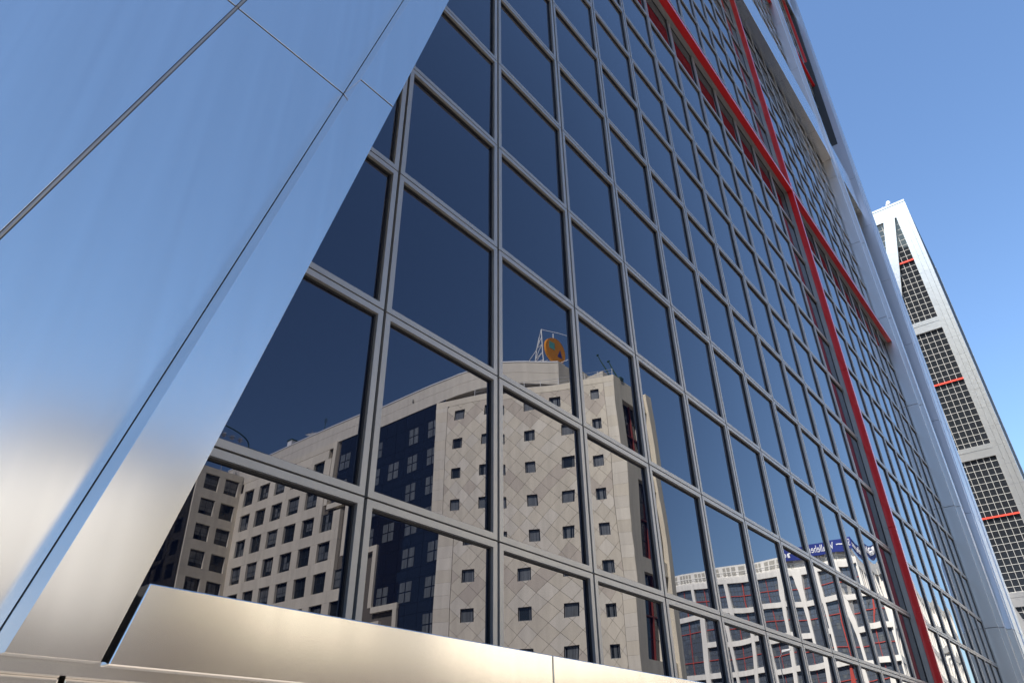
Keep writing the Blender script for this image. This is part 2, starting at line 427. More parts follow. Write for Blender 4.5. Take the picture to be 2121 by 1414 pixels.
# panes of the inner face
FB = [(83.1, 85.6), (55.1, 57.55), (27.1, 29.7)]
sections = [(85.6, 110.6), (57.55, 83.1), (29.7, 55.1), (1.0, 27.1)]
fc = []
for (a, b) in sections:
    mid = {110.6: 99.65, 83.1: 71.5, 55.1: 43.7, 27.1: 15.7}[b]
    hs = []
    h = mid + CH*0
    while h + CH <= b + .01: hs.append((h, h + CH)); h += CH
    if b - h > .2: hs.append((h, b))
    h = mid
    while h - CH >= a - .01: hs.append((h - CH, h)); h -= CH
    if h - a > .2: hs.append((a, h))
    for (q, r_) in hs:
        for c in range(26):
            y = YGR + c*1.185
            if y + 1.185 > YGL + .3: continue
            fc.append((y, y + 1.185, q, r_))
DW = 2.45
def d1r(h): return 6.52 + .254*(111 - h)     # near edge of the diagonal from the top corner
def d2r(h): return 14.0 + .254*(h - 29.7)    # near edge of the crossing diagonal
def vis(c):
    y0, y1, q, r_ = c
    hm = (q + r_)/2; ym = (y0 + y1)/2
    if d1r(hm) < ym < d1r(hm) + DW or d2r(hm) < ym < d2r(hm) + DW: return 0
    p = FP(ym, hm)
    # hidden behind the near tower?
    s = (0 - CAM.y)/(p.y - CAM.y) if p.y > 0 else 9
    if 0 < s < 1:
        q3 = CAM + (p - CAM)*s
        if q3.x < xo(q3.z) - .3: return 0
    return area([FP(y0, q), FP(y1, q), FP(y1, r_), FP(y0, r_)])
fc.sort(key=lambda c: -vis(c))
fr = MB()
for k, (y0, y1, q, r_) in enumerate(fc):
    o = FP((y0 + y1)/2, (q + r_)/2, .02)
    ty, tz = random.gauss(0, .003), random.gauss(0, .003)
    pts = [FP(y0 + .04, q + .04, .02 + ty + tz), FP(y1 - .04, q + .04, .02 - ty + tz), FP(y1 - .04, r_ - .04, .02 - ty - tz), FP(y0 + .04, r_ - .04, .02 + ty - tz)]
    if k < 300 and vis((y0, y1, q, r_)) > 0:
        MB().quad(*[p - o for p in reversed(pts)]).build('pane', 'glass_far', far, recalc=False).location = o
    else: fr.quad(*reversed(pts))
stuff(fr.build('pane', 'glass_far', far, recalc=False))
for (a, b) in sections:
    gm = MB(); hs = sorted(set([round(c[2], 3) for c in fc if a - .1 < c[2] < b] + [round(b, 3)]))
    for h in hs: fbox(gm, YGR, YGL, h - .04, h + .04, 0, .06)
    c = 0
    while YGR + c*1.185 < YGL:
        y = YGR + c*1.185; fbox(gm, y - .04, y + .04, a, b, 0, .063); c += 1
    gm.build('glazing_bars', 'mullion_far', far)
for h in (99.65, 71.5, 43.7, 15.7):
    y0 = YGR - .1
    MBr = MB()
    ye = d1r(h) if h > 90 else min(YGL, YGL)
    fbox(MBr, y0, ye, h - .16, h + .16, .0, .35); MBr.build('red_bar', 'red_far', far)
for (a, b) in FB:
    bmb = MB(); fbox(bmb, YGR - .02, YGL + .02, a, b - .95, 0, .40); bmb.build('band_panel', 'metal_far', far)
    bmb = MB(); fbox(bmb, YGR - .02, YGL + .02, b - .9, b, 0, .46); bmb.build('band_panel', 'metal_far', far)
tb = MB(); fbox(tb, YR, YL, 110.3, HTOP, 0, .5); tb.build('roof_band', 'metal_far', far)
tb = MB(); fbox(tb, YR - .05, YL + .05, HTOP - .55, HTOP - .45, .5, .56); tb.build('drip_edge', 'darkframe', far)
# edge columns
for (ya, yb, d) in ((3.5, 4.25, .45), (4.28, 5.25, .60), (5.28, 6.3, .50)):
    h = -1.6
    while h < 110.2:
        e = min(h + 3.9, 110.3)
        mb = MB(); fbox(mb, ya, yb, h + .01, e - .012, 0, d); mb.build('edge_panel', 'metal_far', far); h = e
mb = MB(); fbox(mb, YGL, YL, -1.6, 110.3, 0, .5); mb.build('edge_column', 'metal_far', far)
# diagonals
for fn, nm in ((d1r, 1), (d2r, 2)):
    h = 3.0
    while h < 110.3:
        e = min(h + 7.8, 110.4)
        ok = all(YR + 2 < fn(x) and fn(x) + DW < YL - 1 for x in (h, e))
        if fn is d1r and e > 109: ok = True
        if ok:
            mb = MB(); fpoly(mb, [(fn(h + .01), h + .01), (fn(h + .01) + DW, h + .01), (fn(e - .01) + DW, e - .01), (fn(e - .01), e - .01)], 0, .55); mb.build('diagonal_panel', 'metal_far', far)
        h = e
rc = MB(); p = FP(6.9, HTOP) + Vector((.6, 0, 0)); rc.bar(p, p + Vector((0, 0, .9)), .10, 8); rc.bar(p + Vector((-.5, -.2, 1.15)), p + Vector((.5, .2, 1.15)), .42, 10)
p2 = FP(8.2, HTOP) + Vector((.6, 0, 0)); rc.bar(p2, p2 + Vector((0, 0, .7)), .16, 8)
rc.build('roof_camera', 'whitepaint', far)

# ================================================================== HOTEL (reflected)
def W2(xv, yv, h): return Vector((xv - 2.495, 3.1207 - yv, h + 1.6))   # survey coordinates as seen in the glass -> world
hotel = thing('stone_hotel', 'cream stone hotel with diamond patterned end wall and navy glass bay, mirrored in the glass', 'hotel')
XF = 45.6
def vbox(mb, x0, x1, y0, y1, h0, h1):
    a = W2(x0, y0, h0); b = W2(x1, y1, h1)
    return mb.box(min(a.x, b.x), max(a.x, b.x), min(a.y, b.y), max(a.y, b.y), a.z, b.z)
HB = -1.6
cm = MB(); vbox(cm, XF + .42, 62, 45.2, 96, HB, 33.0); vbox(cm, 20, 62, 79.95, 96, HB, 33.0)
cm.build('building_core', 'joint', hotel)
floors = [30.15 - 3.16*k for k in range(11)]
yb = lambda h: 62.1 if h > 25.8 else (58.3 if h > 19.7 else (54.6 if h > 13.55 else 50.85))
wcol = [77.4 - 3.15*k for k in range(10)]
WW = 1.0
# shared window meshes (facing -x)
def make_window(wd, ht, nm, curtain=True):
    w0 = MB(); w0.quad((.0, wd, -ht), (.0, -wd, -ht), (.0, -wd, ht), (.0, wd, ht)); pm = w0.mesh('glass_pane', 'glass_win', recalc=False)
    f0 = MB()
    t = .05
    f0.box(-.04, .02, -wd, -wd + t, -ht, ht); f0.box(-.04, .02, wd - t, wd, -ht, ht); f0.box(-.041, .02, -wd + t, wd - t, -ht, -ht + t); f0.box(-.041, .02, -wd + t, wd - t, ht - t, ht)
    f0.box(-.038, .02, -.03, .03, -ht + t, ht - t); f0.box(-.036, .02, -wd + t, wd - t, -.03, .03)
    fm = f0.mesh('frame', 'darkframe')
    c0 = MB(); c0.box(-.006, .0, -wd + .08, -.06, -ht + .1, ht - .1); c0.box(-.006, .0, .08, wd - .08, -ht + .1, -.06)
    c1 = MB(); c1.box(-.006, .0, -wd + .08, wd - .08, -ht*.5, ht - .1)
    return pm, fm, [c0.mesh('curtain', 'curtain'), c1.mesh('curtain', 'curtain')]
winF1 = make_window(WW, 1.0, 'f1')
spand = MB().box(0, .4, -3.15/2 + .008, 3.15/2 - .008, -.58 + .006, .58 - .006).mesh('stone_panel', 'stone')
pier = MB().box(0.004, .4, -.575 + .006, .575 - .006, -1.0 + .004, 1.0 - .004).mesh('stone_panel', 'stone')
pier_s = MB().box(0.002, .4, -.285, .285, -.58 + .006, .58 - .006).mesh('stone_panel', 'stone')
def put_window(kit, o, rot, parent):
    f = link('window', kit[0], parent, o, rot); link('frame', kit[1], f)
    q = random.random()
    if q < .75:
        c_ = link('curtain', kit[2][0 if q < .35 else 1], f, (-.012, 0, 0)); c_.scale = (1, random.choice((.5, 1, 1)), random.uniform(.55, 1))
    return f
for fl in floors:
    for k, yc in enumerate(wcol):
        if yc - 1.6 < yb(fl): continue
        put_window(winF1, W2(XF + .30, yc, fl), (0, 0, 0), hotel)
        link('stone_panel', pier, hotel, W2(XF, yc - 1.575, fl))
        link('stone_panel', spand, hotel, W2(XF, yc, fl - 1.58))
        if k == 0:
            link('stone_panel', pier, hotel, W2(XF, yc + 1.575, fl)); link('stone_panel', pier_s, hotel, W2(XF, yc + 1.87, fl - 1.58))
        if k == len(wcol) - 1 or wcol[k+1] - 1.6 < yb(fl): link('stone_panel', pier_s, hotel, W2(XF, yc - 1.87, fl - 1.58))
for yc in wcol:
    if yc > 62: link('stone_panel', spand, hotel, W2(XF, yc, floors[0] + 1.58))
mb = MB(); vbox(mb, XF, XF + .4, 62.0, 79.3, floors[0] + 2.2, 33.05); mb.build('cornice_course', 'stone', hotel)
# stepped stone jambs beside the navy glass
for (y, ha, hb) in ((62.1, 25.8, 33.0), (58.3, 19.7, 25.8), (54.6, 13.55, 19.7), (50.85, HB, 13.55)):
    mb = MB(); vbox(mb, XF - .012, XF + .42, y - .12, y + .42, ha, hb); mb.build('stone_jamb', 'stone', hotel)
for (y0, y1, h) in ((58.4, 62.2, 25.8), (54.7, 58.4, 19.7), (50.9, 54.8, 13.55)):
    mb = MB(); vbox(mb, XF - .01, XF + .42, y0 - .2, y1 - .25, h - .55, h); mb.build('stone_coping', 'stone', hotel)
# navy glass bay
GY = [44.8 + 1.67*k for k in range(11)]
gh = [33.0]
for fl in floors: gh += [fl + 1.1, fl - 1.1]
nav = []
for a in range(len(GY) - 1):
    for b in range(len(gh) - 1):
        top, bot = gh[b], gh[b+1]
        if (GY[a] + .8) > yb((top + bot)/2): continue
        if bot < 4: continue
        p = W2(XF + .22, GY[a] + .835, (top + bot)/2)
        mb = MB(); hw, hh = .82, (top - bot)/2 - .012
        t1, t2 = random.gauss(0, .002), random.gauss(0, .002)
        mb.quad((t1, hw, -hh), (-t1 + t2, -hw, -hh), (-t1 - t2, -hw, hh), (t1, hw, hh))
        mb.build('navy_pane', 'glass_hotel', hotel, recalc=False).location = p
cg = MB()
for sy in (-1, 1):
    for sz in (-1, 1):
        cg.box(-.01, 0, sy*.44 - .36, sy*.44 + .36, sz*.48 - .42, sz*.48 + .42)
curt_me = cg.mesh('curtain_window', 'curtain')
for i, fl in enumerate(floors[:9]):
    for yc in (46.6, 49.95, 53.2, 56.3, 60.4):
        if yc + 1.0 > yb(fl): continue
        if yc == 53.2 and i % 2 == 0: continue
        link('curtain_window', curt_me, hotel, W2(XF + .20, yc, fl))
# left wing, in its own shade, with a dark glass bay beyond
YW = 79.5
pierW = MB().box(-.36, .36, -.4, 0, -1.0, 1.0).mesh('stone_panel', 'stone')
winW = make_window(.97, .98, 'w')
for fl in [31.55 - 3.16*k for k in range(11)]:
    for xc in (41.35, 44.15):
        put_window(winW, W2(xc, YW + .32, fl), (0, 0, -math.pi/2), hotel)
    mb = MB(); vbox(mb, 39.4, 40.38, YW, YW + .42, fl - .99, fl + .99); mb.build('stone_panel', 'stone', hotel)
    mb = MB(); vbox(mb, 42.32, 43.18, YW, YW + .42, fl - .99, fl + .99); mb.build('stone_panel', 'stone', hotel)
    mb = MB(); vbox(mb, 45.12, XF + .05, YW, YW + .42, fl - .99, fl + .99); mb.build('stone_panel', 'stone', hotel)
    mb = MB(); vbox(mb, 39.4, XF + .05, YW + .006, YW + .42, fl - 2.17, fl - .99); mb.build('stone_panel', 'stone', hotel)
mb = MB(); vbox(mb, 39.4, XF + .05, YW + .003, YW + .45, 32.55, 33.4); mb.build('stone_coping', 'stone', hotel)
for b in range(10):
    for a in range(8):
        mb = MB(); vbox(mb, 39.35 - (a+1)*1.7 + .02, 39.35 - a*1.7 - .02, YW + .25, YW + .28, 30 - b*3.16 + .02, 30 - b*3.16 + 3.14); mb.build('navy_pane', 'glass_hotel', hotel)
# attic storey with a curved front
AP = [(45.72, 84), (45.72, 62), (45.72, 50), (45.75, 47), (45.95, 43.4), (46.5, 40.9), (47.4, 38.6), (48.7, 36.4), (50.5, 34.0)]
att = MB()
for k in range(len(AP) - 1):
    (xa, ya), (xb, yb2) = AP[k], AP[k+1]
    for (ha, hb, o) in ((32.98, 34.2, 0), (34.225, 35.38, .0)):
        att.hexa([W2(xa + o, ya, ha), W2(xb + o, yb2, ha), W2(xb + 5, yb2 + .01, ha), W2(xa + 5, ya, ha), W2(xa + o, ya, hb), W2(xb + o, yb2, hb), W2(xb + 5, yb2 + .01, hb), W2(xa + 5, ya, hb)])
att.build('attic_wall', 'stone_attic', hotel)
cp = MB()
for k in range(len(AP) - 1):
    (xa, ya), (xb, yb2) = AP[k], AP[k+1]
    cp.hexa([W2(xa - .06, ya, 35.38), W2(xb - .06, yb2, 35.38), W2(xb + 1, yb2, 35.38), W2(xa + 1, ya, 35.38), W2(xa - .06, ya, 35.5), W2(xb - .06, yb2, 35.5), W2(xb + 1, yb2, 35.5), W2(xa + 1, ya, 35.5)])
cp.build('attic_coping', 'whitepaint', hotel)
mb = MB(); vbox(mb, 50.5, 58, 34.0, 44, 32.98, 35.4); mb.build('attic_end', 'stone_attic', hotel)
mb = MB(); vbox(mb, 54, 60, 31.3, 40, 32.2, 34.9); mb.build('plant_room', 'stone_attic', hotel)
mb = MB(); vbox(mb, XF - .03, XF + .05, 50.0, 50.25, 34.3, 34.6); mb.build('wall_vent', 'louvre', hotel)
# end block with diamond facing
DV = Vector((math.cos(math.radians(111.5)), -math.sin(math.radians(111.5)), 0))
PR = W2(58*math.cos(math.radians(28.98)), 58*math.sin(math.radians(28.98)), 0); PR.z = 1.6
DN = Vector((-abs(math.sin(math.radians(111.5))), abs(math.cos(math.radians(111.5))), 0))    # outward normal
if DN.dot(DV) > 1e-6: DN = Vector((DN.x, -DN.y, 0))
def DP(s, h, d=0.0): return PR + DV*s + Vector((0, 0, h)) + DN*d
WD = 17.76; HD = 31.85
def dbox(mb, s0, s1, h0, h1, d0, d1):
    return mb.hexa([DP(s0, h0, d1), DP(s1, h0, d1), DP(s1, h0, d0), DP(s0, h0, d0), DP(s0, h1, d1), DP(s1, h1, d1), DP(s1, h1, d0), DP(s0, h1, d0)])
SC = [2.45, 5.6, 8.85, 11.95, 15.05]
mb = MB(); dbox(mb, .02, WD - .02, HB, HD - .3, -6.0, -.32); mb.build('end_block_core', 'joint', hotel)
# backing around openings
def clip(poly, ax, val, keep_less):
    out = []
    for i in range(len(poly)):
        a, b = poly[i], poly[(i+1) % len(poly)]
        ia = (a[ax] <= val) if keep_less else (a[ax] >= val); ib = (b[ax] <= val) if keep_less else (b[ax] >= val)
        if ia: out.append(a)
        if ia != ib:
            t = (val - a[ax])/(b[ax] - a[ax]); out.append((a[0] + t*(b[0]-a[0]), a[1] + t*(b[1]-a[1])))
    return out
def parea(p): return abs(sum(p[i][0]*p[(i+1) % len(p)][1] - p[(i+1) % len(p)][0]*p[i][1] for i in range(len(p))))/2 if len(p) > 2 else 0
wh = .53
drows = [30.05 - 3.13*k for k in range(8)]
wins = [(s, h) for s in SC for h in drows]
def minus(polys):
    for (ws, wz) in wins:
        nxt = []
        for p in polys:
            if not p: continue
            if max(q[0] for q in p) <= ws - wh or min(q[0] for q in p) >= ws + wh or max(q[1] for q in p) <= wz - wh or min(q[1] for q in p) >= wz + wh: nxt.append(p); continue
            nxt.append(clip(p, 0, ws - wh, True)); nxt.append(clip(p, 0, ws + wh, False))
            mid = clip(clip(p, 0, ws - wh, False), 0, ws + wh, True) if parea(p) else []
            nxt.append(clip(mid, 1, wz - wh, True) if len(mid) > 2 else []); nxt.append(clip(mid, 1, wz + wh, False) if len(mid) > 2 else [])
        polys = [p for p in nxt if parea(p) > .004]
    return polys
bk = MB()
for p in minus([[(1.2, 5.5), (16.4, 5.5), (16.4, 31.2), (1.2, 31.2)]]):
    bk.prism([DP(s, h, -.03) for s, h in p], -DN*.28)
dbox(bk, 1.2, 16.4, HB, 5.49, -.3, -.03)
bk.build('facing_backing', 'joint', hotel)
DS, DHh = 3.14/2/2, 3.13/2/2          # half diagonals
S0, S1, H0, H1 = 1.2, 16.4, 6.2, 31.2
ntile = 0
g2 = .017
for a in range(-2, 26):
    for b in range(-2, 34):
        if (a + b) % 2: continue
        cs = 2.45 + (a - 1)*DS; ch = 30.05 - (b - 1)*DHh
        poly = [(cs - DS + g2, ch), (cs, ch - DHh + g2), (cs + DS - g2, ch), (cs, ch + DHh - g2)]
        for ax, val, less in ((0, S0 + g2, False), (0, S1 - g2, True), (1, H0, False), (1, H1 - g2, True)):
            if len(poly) > 2: poly = clip(poly, ax, val, less)
        if parea(poly) < .02: continue
        polys = minus([poly])
        if not polys: continue
        zig = abs(((cs - 2.45 + 31) % 6.28) - 3.14)
        band = math.floor((ch + zig + .4)/DHh/2) % 5
        mt = 'stone_pink' if band == 0 and random.random() < .85 else ('stone_pale' if random.random() < .28 else 'stone')
        o = DP(cs, ch)
        mb = MB()
        jit = random.uniform(-.006, .006)
        for p in polys: mb.prism([DP(s, h, .0 + jit) - o for s, h in p], -DN*.035)
        mb.build('stone_tile', mt, hotel).location = o; ntile += 1
print('tiles', ntile)
# windows of the end wall
kitD = make_window(.52, .52, 'd')
fd = MB(); t = .05; wd = ht = .52
fd.box(-.04, .02, -wd, -wd + t, -ht, ht); fd.box(-.04, .02, wd - t, wd, -ht, ht); fd.box(-.041, .02, -wd + t, wd - t, -ht, -ht + t); fd.box(-.041, .02, -wd + t, wd - t, ht - t, ht)
fd.box(-.038, .02, wd - .2, wd - .17, -ht + t, ht - t)
frame_d = fd.mesh('frame', 'greyframe')
cdm = MB().box(-.01, 0, -.45, .3, -.46, .46).mesh('curtain', 'curtain')
ang = math.atan2(-DN.y, -DN.x)
for k, (s, h) in enumerate(wins):
    f = link('window', kitD[0], hotel, DP(s, h, -.24), (0, 0, ang)); link('frame', frame_d, f)
    if (s, h) != (15.05, drows[1]) and random.random() < .8:
        c_ = link('curtain', cdm, f, (-.012, random.choice((0, 0, .1)), 0)); c_.scale = (1, random.choice((1, 1, .45)), 1)
# corner blocks
for (sa_, sb_, ret) in ((0, 1.18, True), (16.42, WD, False)):
    h = HB; k = 0
    while h < 31.1:
        e = min(h + 1.04, 31.2)
        mb = MB(); dbox(mb, sa_, sb_, h + .006, e - .006, -.5, .012); mb.build('corner_stone', 'stone_pale' if k % 3 else 'stone', hotel); h = e; k += 1
mb = MB(); dbox(mb, 0, WD, 31.21, HD, -.6, .015); mb.build('parapet_course', 'stone', hotel)
# right return with tall glazed slots and red bars
px0 = 58*math.cos(math.radians(28.98)); py0 = 58*math.sin(math.radians(28.98))
mb = MB(); vbox(mb, px0 + 1.0, px0 + 6.2, py0 + .7, py0 + 8, HB, HD - .5); mb.build('return_core', 'joint', hotel)
mb = MB(); vbox(mb, px0 + .05, px0 + 1.5, py0 + .0, py0 + .7, HB, HD - .01); mb.build('return_pier', 'stone', hotel)
mb = MB(); vbox(mb, px0 + 5.3, px0 + 6.3, py0 - .25, py0 + .9, HB, HD - .01); mb.build('return_fin', 'stone', hotel)
for k in range(4):
    hb = 29.8 - k*7.8
    mb = MB(); vbox(mb, px0 + 1.5, px0 + 5.3, py0 + .02, py0 + .7, hb + 0, hb + (1.2 if k else 2.0)); mb.build('return_lintel', 'stone', hotel)
    ho = hb - 6.6
    mb = MB(); vbox(mb, px0 + 1.5, px0 + 5.3, py0 + .5, py0 + .52, ho, hb); mb.build('slot_pane', 'glass_hotel', hotel)
    mb = MB(); vbox(mb, px0 + 3.35, px0 + 3.45, py0 + .30, py0 + .5, ho, hb); mb.build('red_mullion', 'red_dull', hotel)
    mb = MB(); vbox(mb, px0 + 1.5, px0 + 5.3, py0 + .32, py0 + .5, ho + 3.25, ho + 3.36); mb.build('red_transom', 'red_dull', hotel)
    for q in (1.6, 4.9):
        mb = MB(); vbox(mb, px0 + 1.5, px0 + 5.3, py0 + .46, py0 + .5, ho + q, ho + q + .06); mb.build('glazing_bar', 'darkframe', hotel)
    mb = MB(); vbox(mb, px0 + 4.4, px0 + 4.9, py0 + .2, py0 + .5, ho, hb); mb.build('white_jamb', 'stone_pale', hotel)
# parapet rail
rl = MB()
for k in range(9):
    p = DP(.2 + k*1.7, HD - .05, -.5); rl.bar(p, p + Vector((0, 0, 1.0)), .025, 5)
for hh in (.35, .65, .97): rl.bar(DP(.2, HD - .05 + hh, -.5), DP(13.8, HD - .05 + hh, -.5), .018, 5)
rl.build('roof_railing', 'galv', hotel)
gt = MB(); dbox(gt, 4, 15.5, HD, HD + .35, -1.0, -.6); gt.build('roof_gutter', 'galv', hotel)
for (xv, yv, hh) in ((46.6, 73.6, 1.6), (51.2, 40.0, 2.0)):
    mb = MB(); vbox(mb, xv, xv + .9, yv - .45, yv + .45, 35.3, 35.3 + hh); ch_ = mb.build('chimney', 'whitepaint', hotel)
    mb = MB(); vbox(mb, xv - .08, xv + .98, yv - .53, yv + .53, 35.3 + hh, 35.3 + hh + .14); mb.build('cap', 'green', ch_)
# roof things ------------------------------------------------------
ds = thing('satellite_dish', 'white satellite dish above the hotel parapet', 'satellite dish')
c0 = W2(47.0, 69.2, 36.35); dm = MB(); n = 16
axis = Vector((-.35, .1, .93)).normalized(); u = axis.orthogonal().normalized(); v = axis.cross(u)
rings = [(0, 0), (.35, .04), (.65, .14), (.9, .28)]
k0 = len(dm.v)
for rr, hh in rings[1:]:
    for i in range(n):
        t = 2*math.pi*i/n; dm.v.append(tuple(c0 + u*math.cos(t)*rr + v*math.sin(t)*rr + axis*hh))
dm.v.append(tuple(c0)); ci = len(dm.v) - 1
for i in range(n):
    j = (i + 1) % n; dm.f.append((ci, i, j)); dm.f.append((i, n + i, n + j, j)); dm.f.append((n + i, 2*n + i, 2*n + j, n + j))
dm.build('reflector', 'whitepaint', ds)
MB().bar(c0 - Vector((0, 0, 1.2)), c0, .06).build('mast', 'galv', ds)
MB().bar(c0, c0 + axis*.8, .025).build('feed_arm', 'galv', ds)
an = thing('antenna', 'thin dark antenna mast on the hotel roof beside the dish', 'antenna')
a0 = W2(47.2, 67.3, 35.3); MB().bar(a0, a0 + Vector((0, 0, 2.9)), .035).build('mast', 'green', an)
am = MB()
for q in (2.4, 2.6, 2.8): am.bar(a0 + Vector((-.25, 0, q)), a0 + Vector((.25, 0, q)), .02); am.bar(a0 + Vector((0, -.2, q - .05)), a0 + Vector((0, .2, q - .05)), .02)
am.build('dipoles', 'green', an)
# disc sign on truss
dsn = thing('round_sign', 'orange round sign with teal square and blue triangle on a white truss', 'sign')
dc = W2(51.9, 35.15, 37.75); R_ = 1.42
disc = MB(); n = 40
fr_ = [dc + Vector((math.cos(2*math.pi*i/n)*R_, .0, math.sin(2*math.pi*i/n)*R_)) for i in range(n)]
disc.prism(fr_, (0, -.2, 0)); disc.build('disc', 'orange', dsn)
def flat(pts, name, mat): MB().prism([dc + Vector((x, .012, z)) for x, z in pts], (0, -.01, 0)).build(name, mat, dsn)
flat([(-.95, .0), (-.2, .0), (-.2, .8), (-.95, .8)], 'square_emblem', 'teal')
flat([(.2, -.55), (.95, -.55), (.6, .35)], 'triangle_emblem', 'sblue')
bk2 = MB(); d2 = W2(53.3, 38.2, 36.6)
bk2.prism([d2 + Vector((math.cos(2*math.pi*i/n)*R_, math.sin(2*math.pi*i/n)*R_*.95, math.sin(2*math.pi*i/n)*.35)) for i in range(n)], (0, 0, -.2)); bk2.build('second_disc', 'orange', dsn)
tr = MB()
top = W2(52.0, 36.75, 40.7); b1 = W2(51.7, 36.9, 35.4); b2 = W2(51.9, 38.0, 35.4)
pt = [W2(51.9, 36.45, 35.4), W2(52.2, 38.35, 35.4)]
t1, t2 = W2(51.9, 36.6, 41.0), W2(52.0, 36.95, 40.2)
tr.bar(pt[0], t1, .05); tr.bar(pt[1], t2, .05)
for k in range(6):
    a = pt[0].lerp(t1, k/6); b = pt[1].lerp(t2, (k + .5)/6 if k % 2 == 0 else k/6); c_ = pt[0].lerp(t1, (k + 1)/6)
    tr.bar(a, b, .035); tr.bar(b, c_, .035)
tr.bar(W2(52.1, 41.3, 35.4), W2(52, 37.3, 38.8), .035); tr.bar(t1, W2(51.9, 33.4, 38.6), .02); tr.bar(W2(51.9, 33.4, 35.4), W2(51.9, 33.4, 38.7), .045)
tr.bar(W2(51.9, 37.6, 36.3), W2(51.9, 33.4, 36.2), .03); tr.bar(W2(52, 37.8, 37.2), W2(51.9, 36, 37.0), .03); tr.bar(W2(51.9, 35.4, 35.4), W2(51.9, 35.4, 39.9), .04)
tr.bar(W2(52.2, 40.6, 35.9), W2(52.0, 37.4, 36.9), .025)
tr.build('truss', 'whitepaint', dsn)
# roof davits
for (lab, ya, top) in (('taller dark green davit arm leaning on the hotel corner roof', 28.9, (51.5, 30.4, 35.3)), ('shorter dark green davit arm leaning on the hotel corner roof', 28.3, (51.9, 29.3, 34.3))):
    dvt = thing('roof_davit', lab, 'davit', 'davits on the hotel corner')
    b0 = W2(52.3, ya, HD - .1)
    MB().bar(b0, W2(*top), .09, 6, .06).build('arm', 'green', dvt)
    mb = MB(); mb.box(b0.x - .3, b0.x + .3, b0.y - .25, b0.y + .25, b0.z, b0.z + .35); mb.build('base', 'green', dvt)
    tp = W2(*top); MB().bar(tp - Vector((0, .12, .0)), tp + Vector((0, .12, 0)), .1, 8).build('pulley', 'green', dvt)
# arched star sign over the wing
ar = thing('arched_sign', 'dark arched roof sign frame with silver stars above the shaded hotel wing', 'sign')
am = MB(); pts = []
YA = 81.0
cx_ = 39.6
for k in range(19):
    t = math.pi*k/18; pts.append((cx_ - 5.3*math.cos(t), 37.5 + 2.0*math.sin(t)**.8))
pts = [(33.0, 37.5)] + pts + [(49.0, 37.45)]
for a, b in zip(pts[:-1], pts[1:]): am.bar(W2(a[0], YA, a[1]), W2(b[0], YA, b[1]), .085, 6)
am.build('arch_tube', 'green', ar)
st = MB()
for x in (34.3, 37, 40, 43, 44.9, 47): st.bar(W2(x, YA, 33), W2(x, YA, 37.5), .04, 5)
st.bar(W2(33, YA, 36.2), W2(49, YA, 36.2), .03, 5); st.bar(W2(35, YA, 38.15), W2(45, YA, 38.15), .015, 5)
st.build('support_posts', 'galv', ar)
sm = MB()
for k in range(10):
    for l_ in range(-1, 2):
        t = 2*math.pi*(k + .5*l_)/10; e = l_*.8
        d = Vector((math.cos(t)*math.cos(e), math.sin(t)*math.cos(e), math.sin(e)))
        sm.bar((0, 0, 0), d*.42, .13, 5, .004)
star_me = sm.mesh('star', 'chrome')
for x in (38.4, 39.65, 40.9, 42.15, 43.4): link('star', star_me, ar, W2(x, YA, 38.15))

# ================================================================== OFFICE BUILDING (reflected)
off = thing('office_building', 'ivory framed office building with blue-grey glass and red crossbars, mirrored in the glass', 'office building')
XB = 127.5; Y0B = 27.2; BW = 5.1; BHt = 4.97
NC = 9; NR = 6; HTB = 30.1
mb = MB(); vbox(mb, XB + .9, XB + 64, Y0B + .9, Y0B + NC*BW, HB, 30.0); mb.build('building_core', 'darkframe', off)
bay_g = MB()
for a in range(4):
    for b in range(4):
        w1, h1_ = BW/4, BHt/4
        t1, t2 = random.gauss(0, .006), random.gauss(0, .006)
        y0, z0 = -BW/2 + a*w1, -BHt/2 + b*h1_
        bay_g.quad((t1, y0 + w1, z0), (-t1, y0, z0), (t2, y0, z0 + h1_), (-t2, y0 + w1, z0 + h1_))
bayg_me = bay_g.mesh('bay_glass', 'glass_bay', recalc=False)
bb = MB()
for a in range(1, 9):
    y = -BW/2 + a*BW/9; bb.box(-.05, 0, y - .025, y + .025, -BHt/2, BHt/2)
for b in range(1, 6):
    z = -BHt/2 + b*BHt/6; bb.box(-.046, 0, -BW/2, BW/2, z - .03, z + .03)
bayb_me = bb.mesh('glazing_bars', 'bayframe')
rv = MB().box(-.16, -.03, -.06, .06, -BHt/2, BHt/2).mesh('red_bar', 'red_bay'); rh = MB().box(-.14, -.03, -BW/2, BW/2, -.06, .06).mesh('red_bar', 'red_bay')
bl = MB().box(-.02, -.004, -.5, .5, -.4, .4).mesh('blind', 'curtain')
merged = {(6, 1), (6, 2), (1, 1), (1, 2)}
for c in range(NC):
    for r_ in range(NR):
        yc = Y0B + (c + .5)*BW; hc = HTB - .6 - (r_ + .5)*BHt
        f = link('bay_glass', bayg_me, off, W2(XB + .55, yc, hc)); link('glazing_bars', bayb_me, f); link('red_bar', rv, f); link('red_bar', rh, f)
        for _ in range(4):
            q = link('blind', bl, f, (0, random.choice((-1.9, -.65, .65, 1.9)), random.choice((-1.85, -.6, .62, 1.85)))); q.scale = (1, random.uniform(.4, 1), random.uniform(.5, 1.3))
for c in range(NC + 1):
    yc = Y0B + c*BW
    mb = MB(); vbox(mb, XB, XB + .9, yc - (.0 if c == 0 else .36), yc + .36, HB, HTB - .1); mb.build('pilaster', 'white', off)
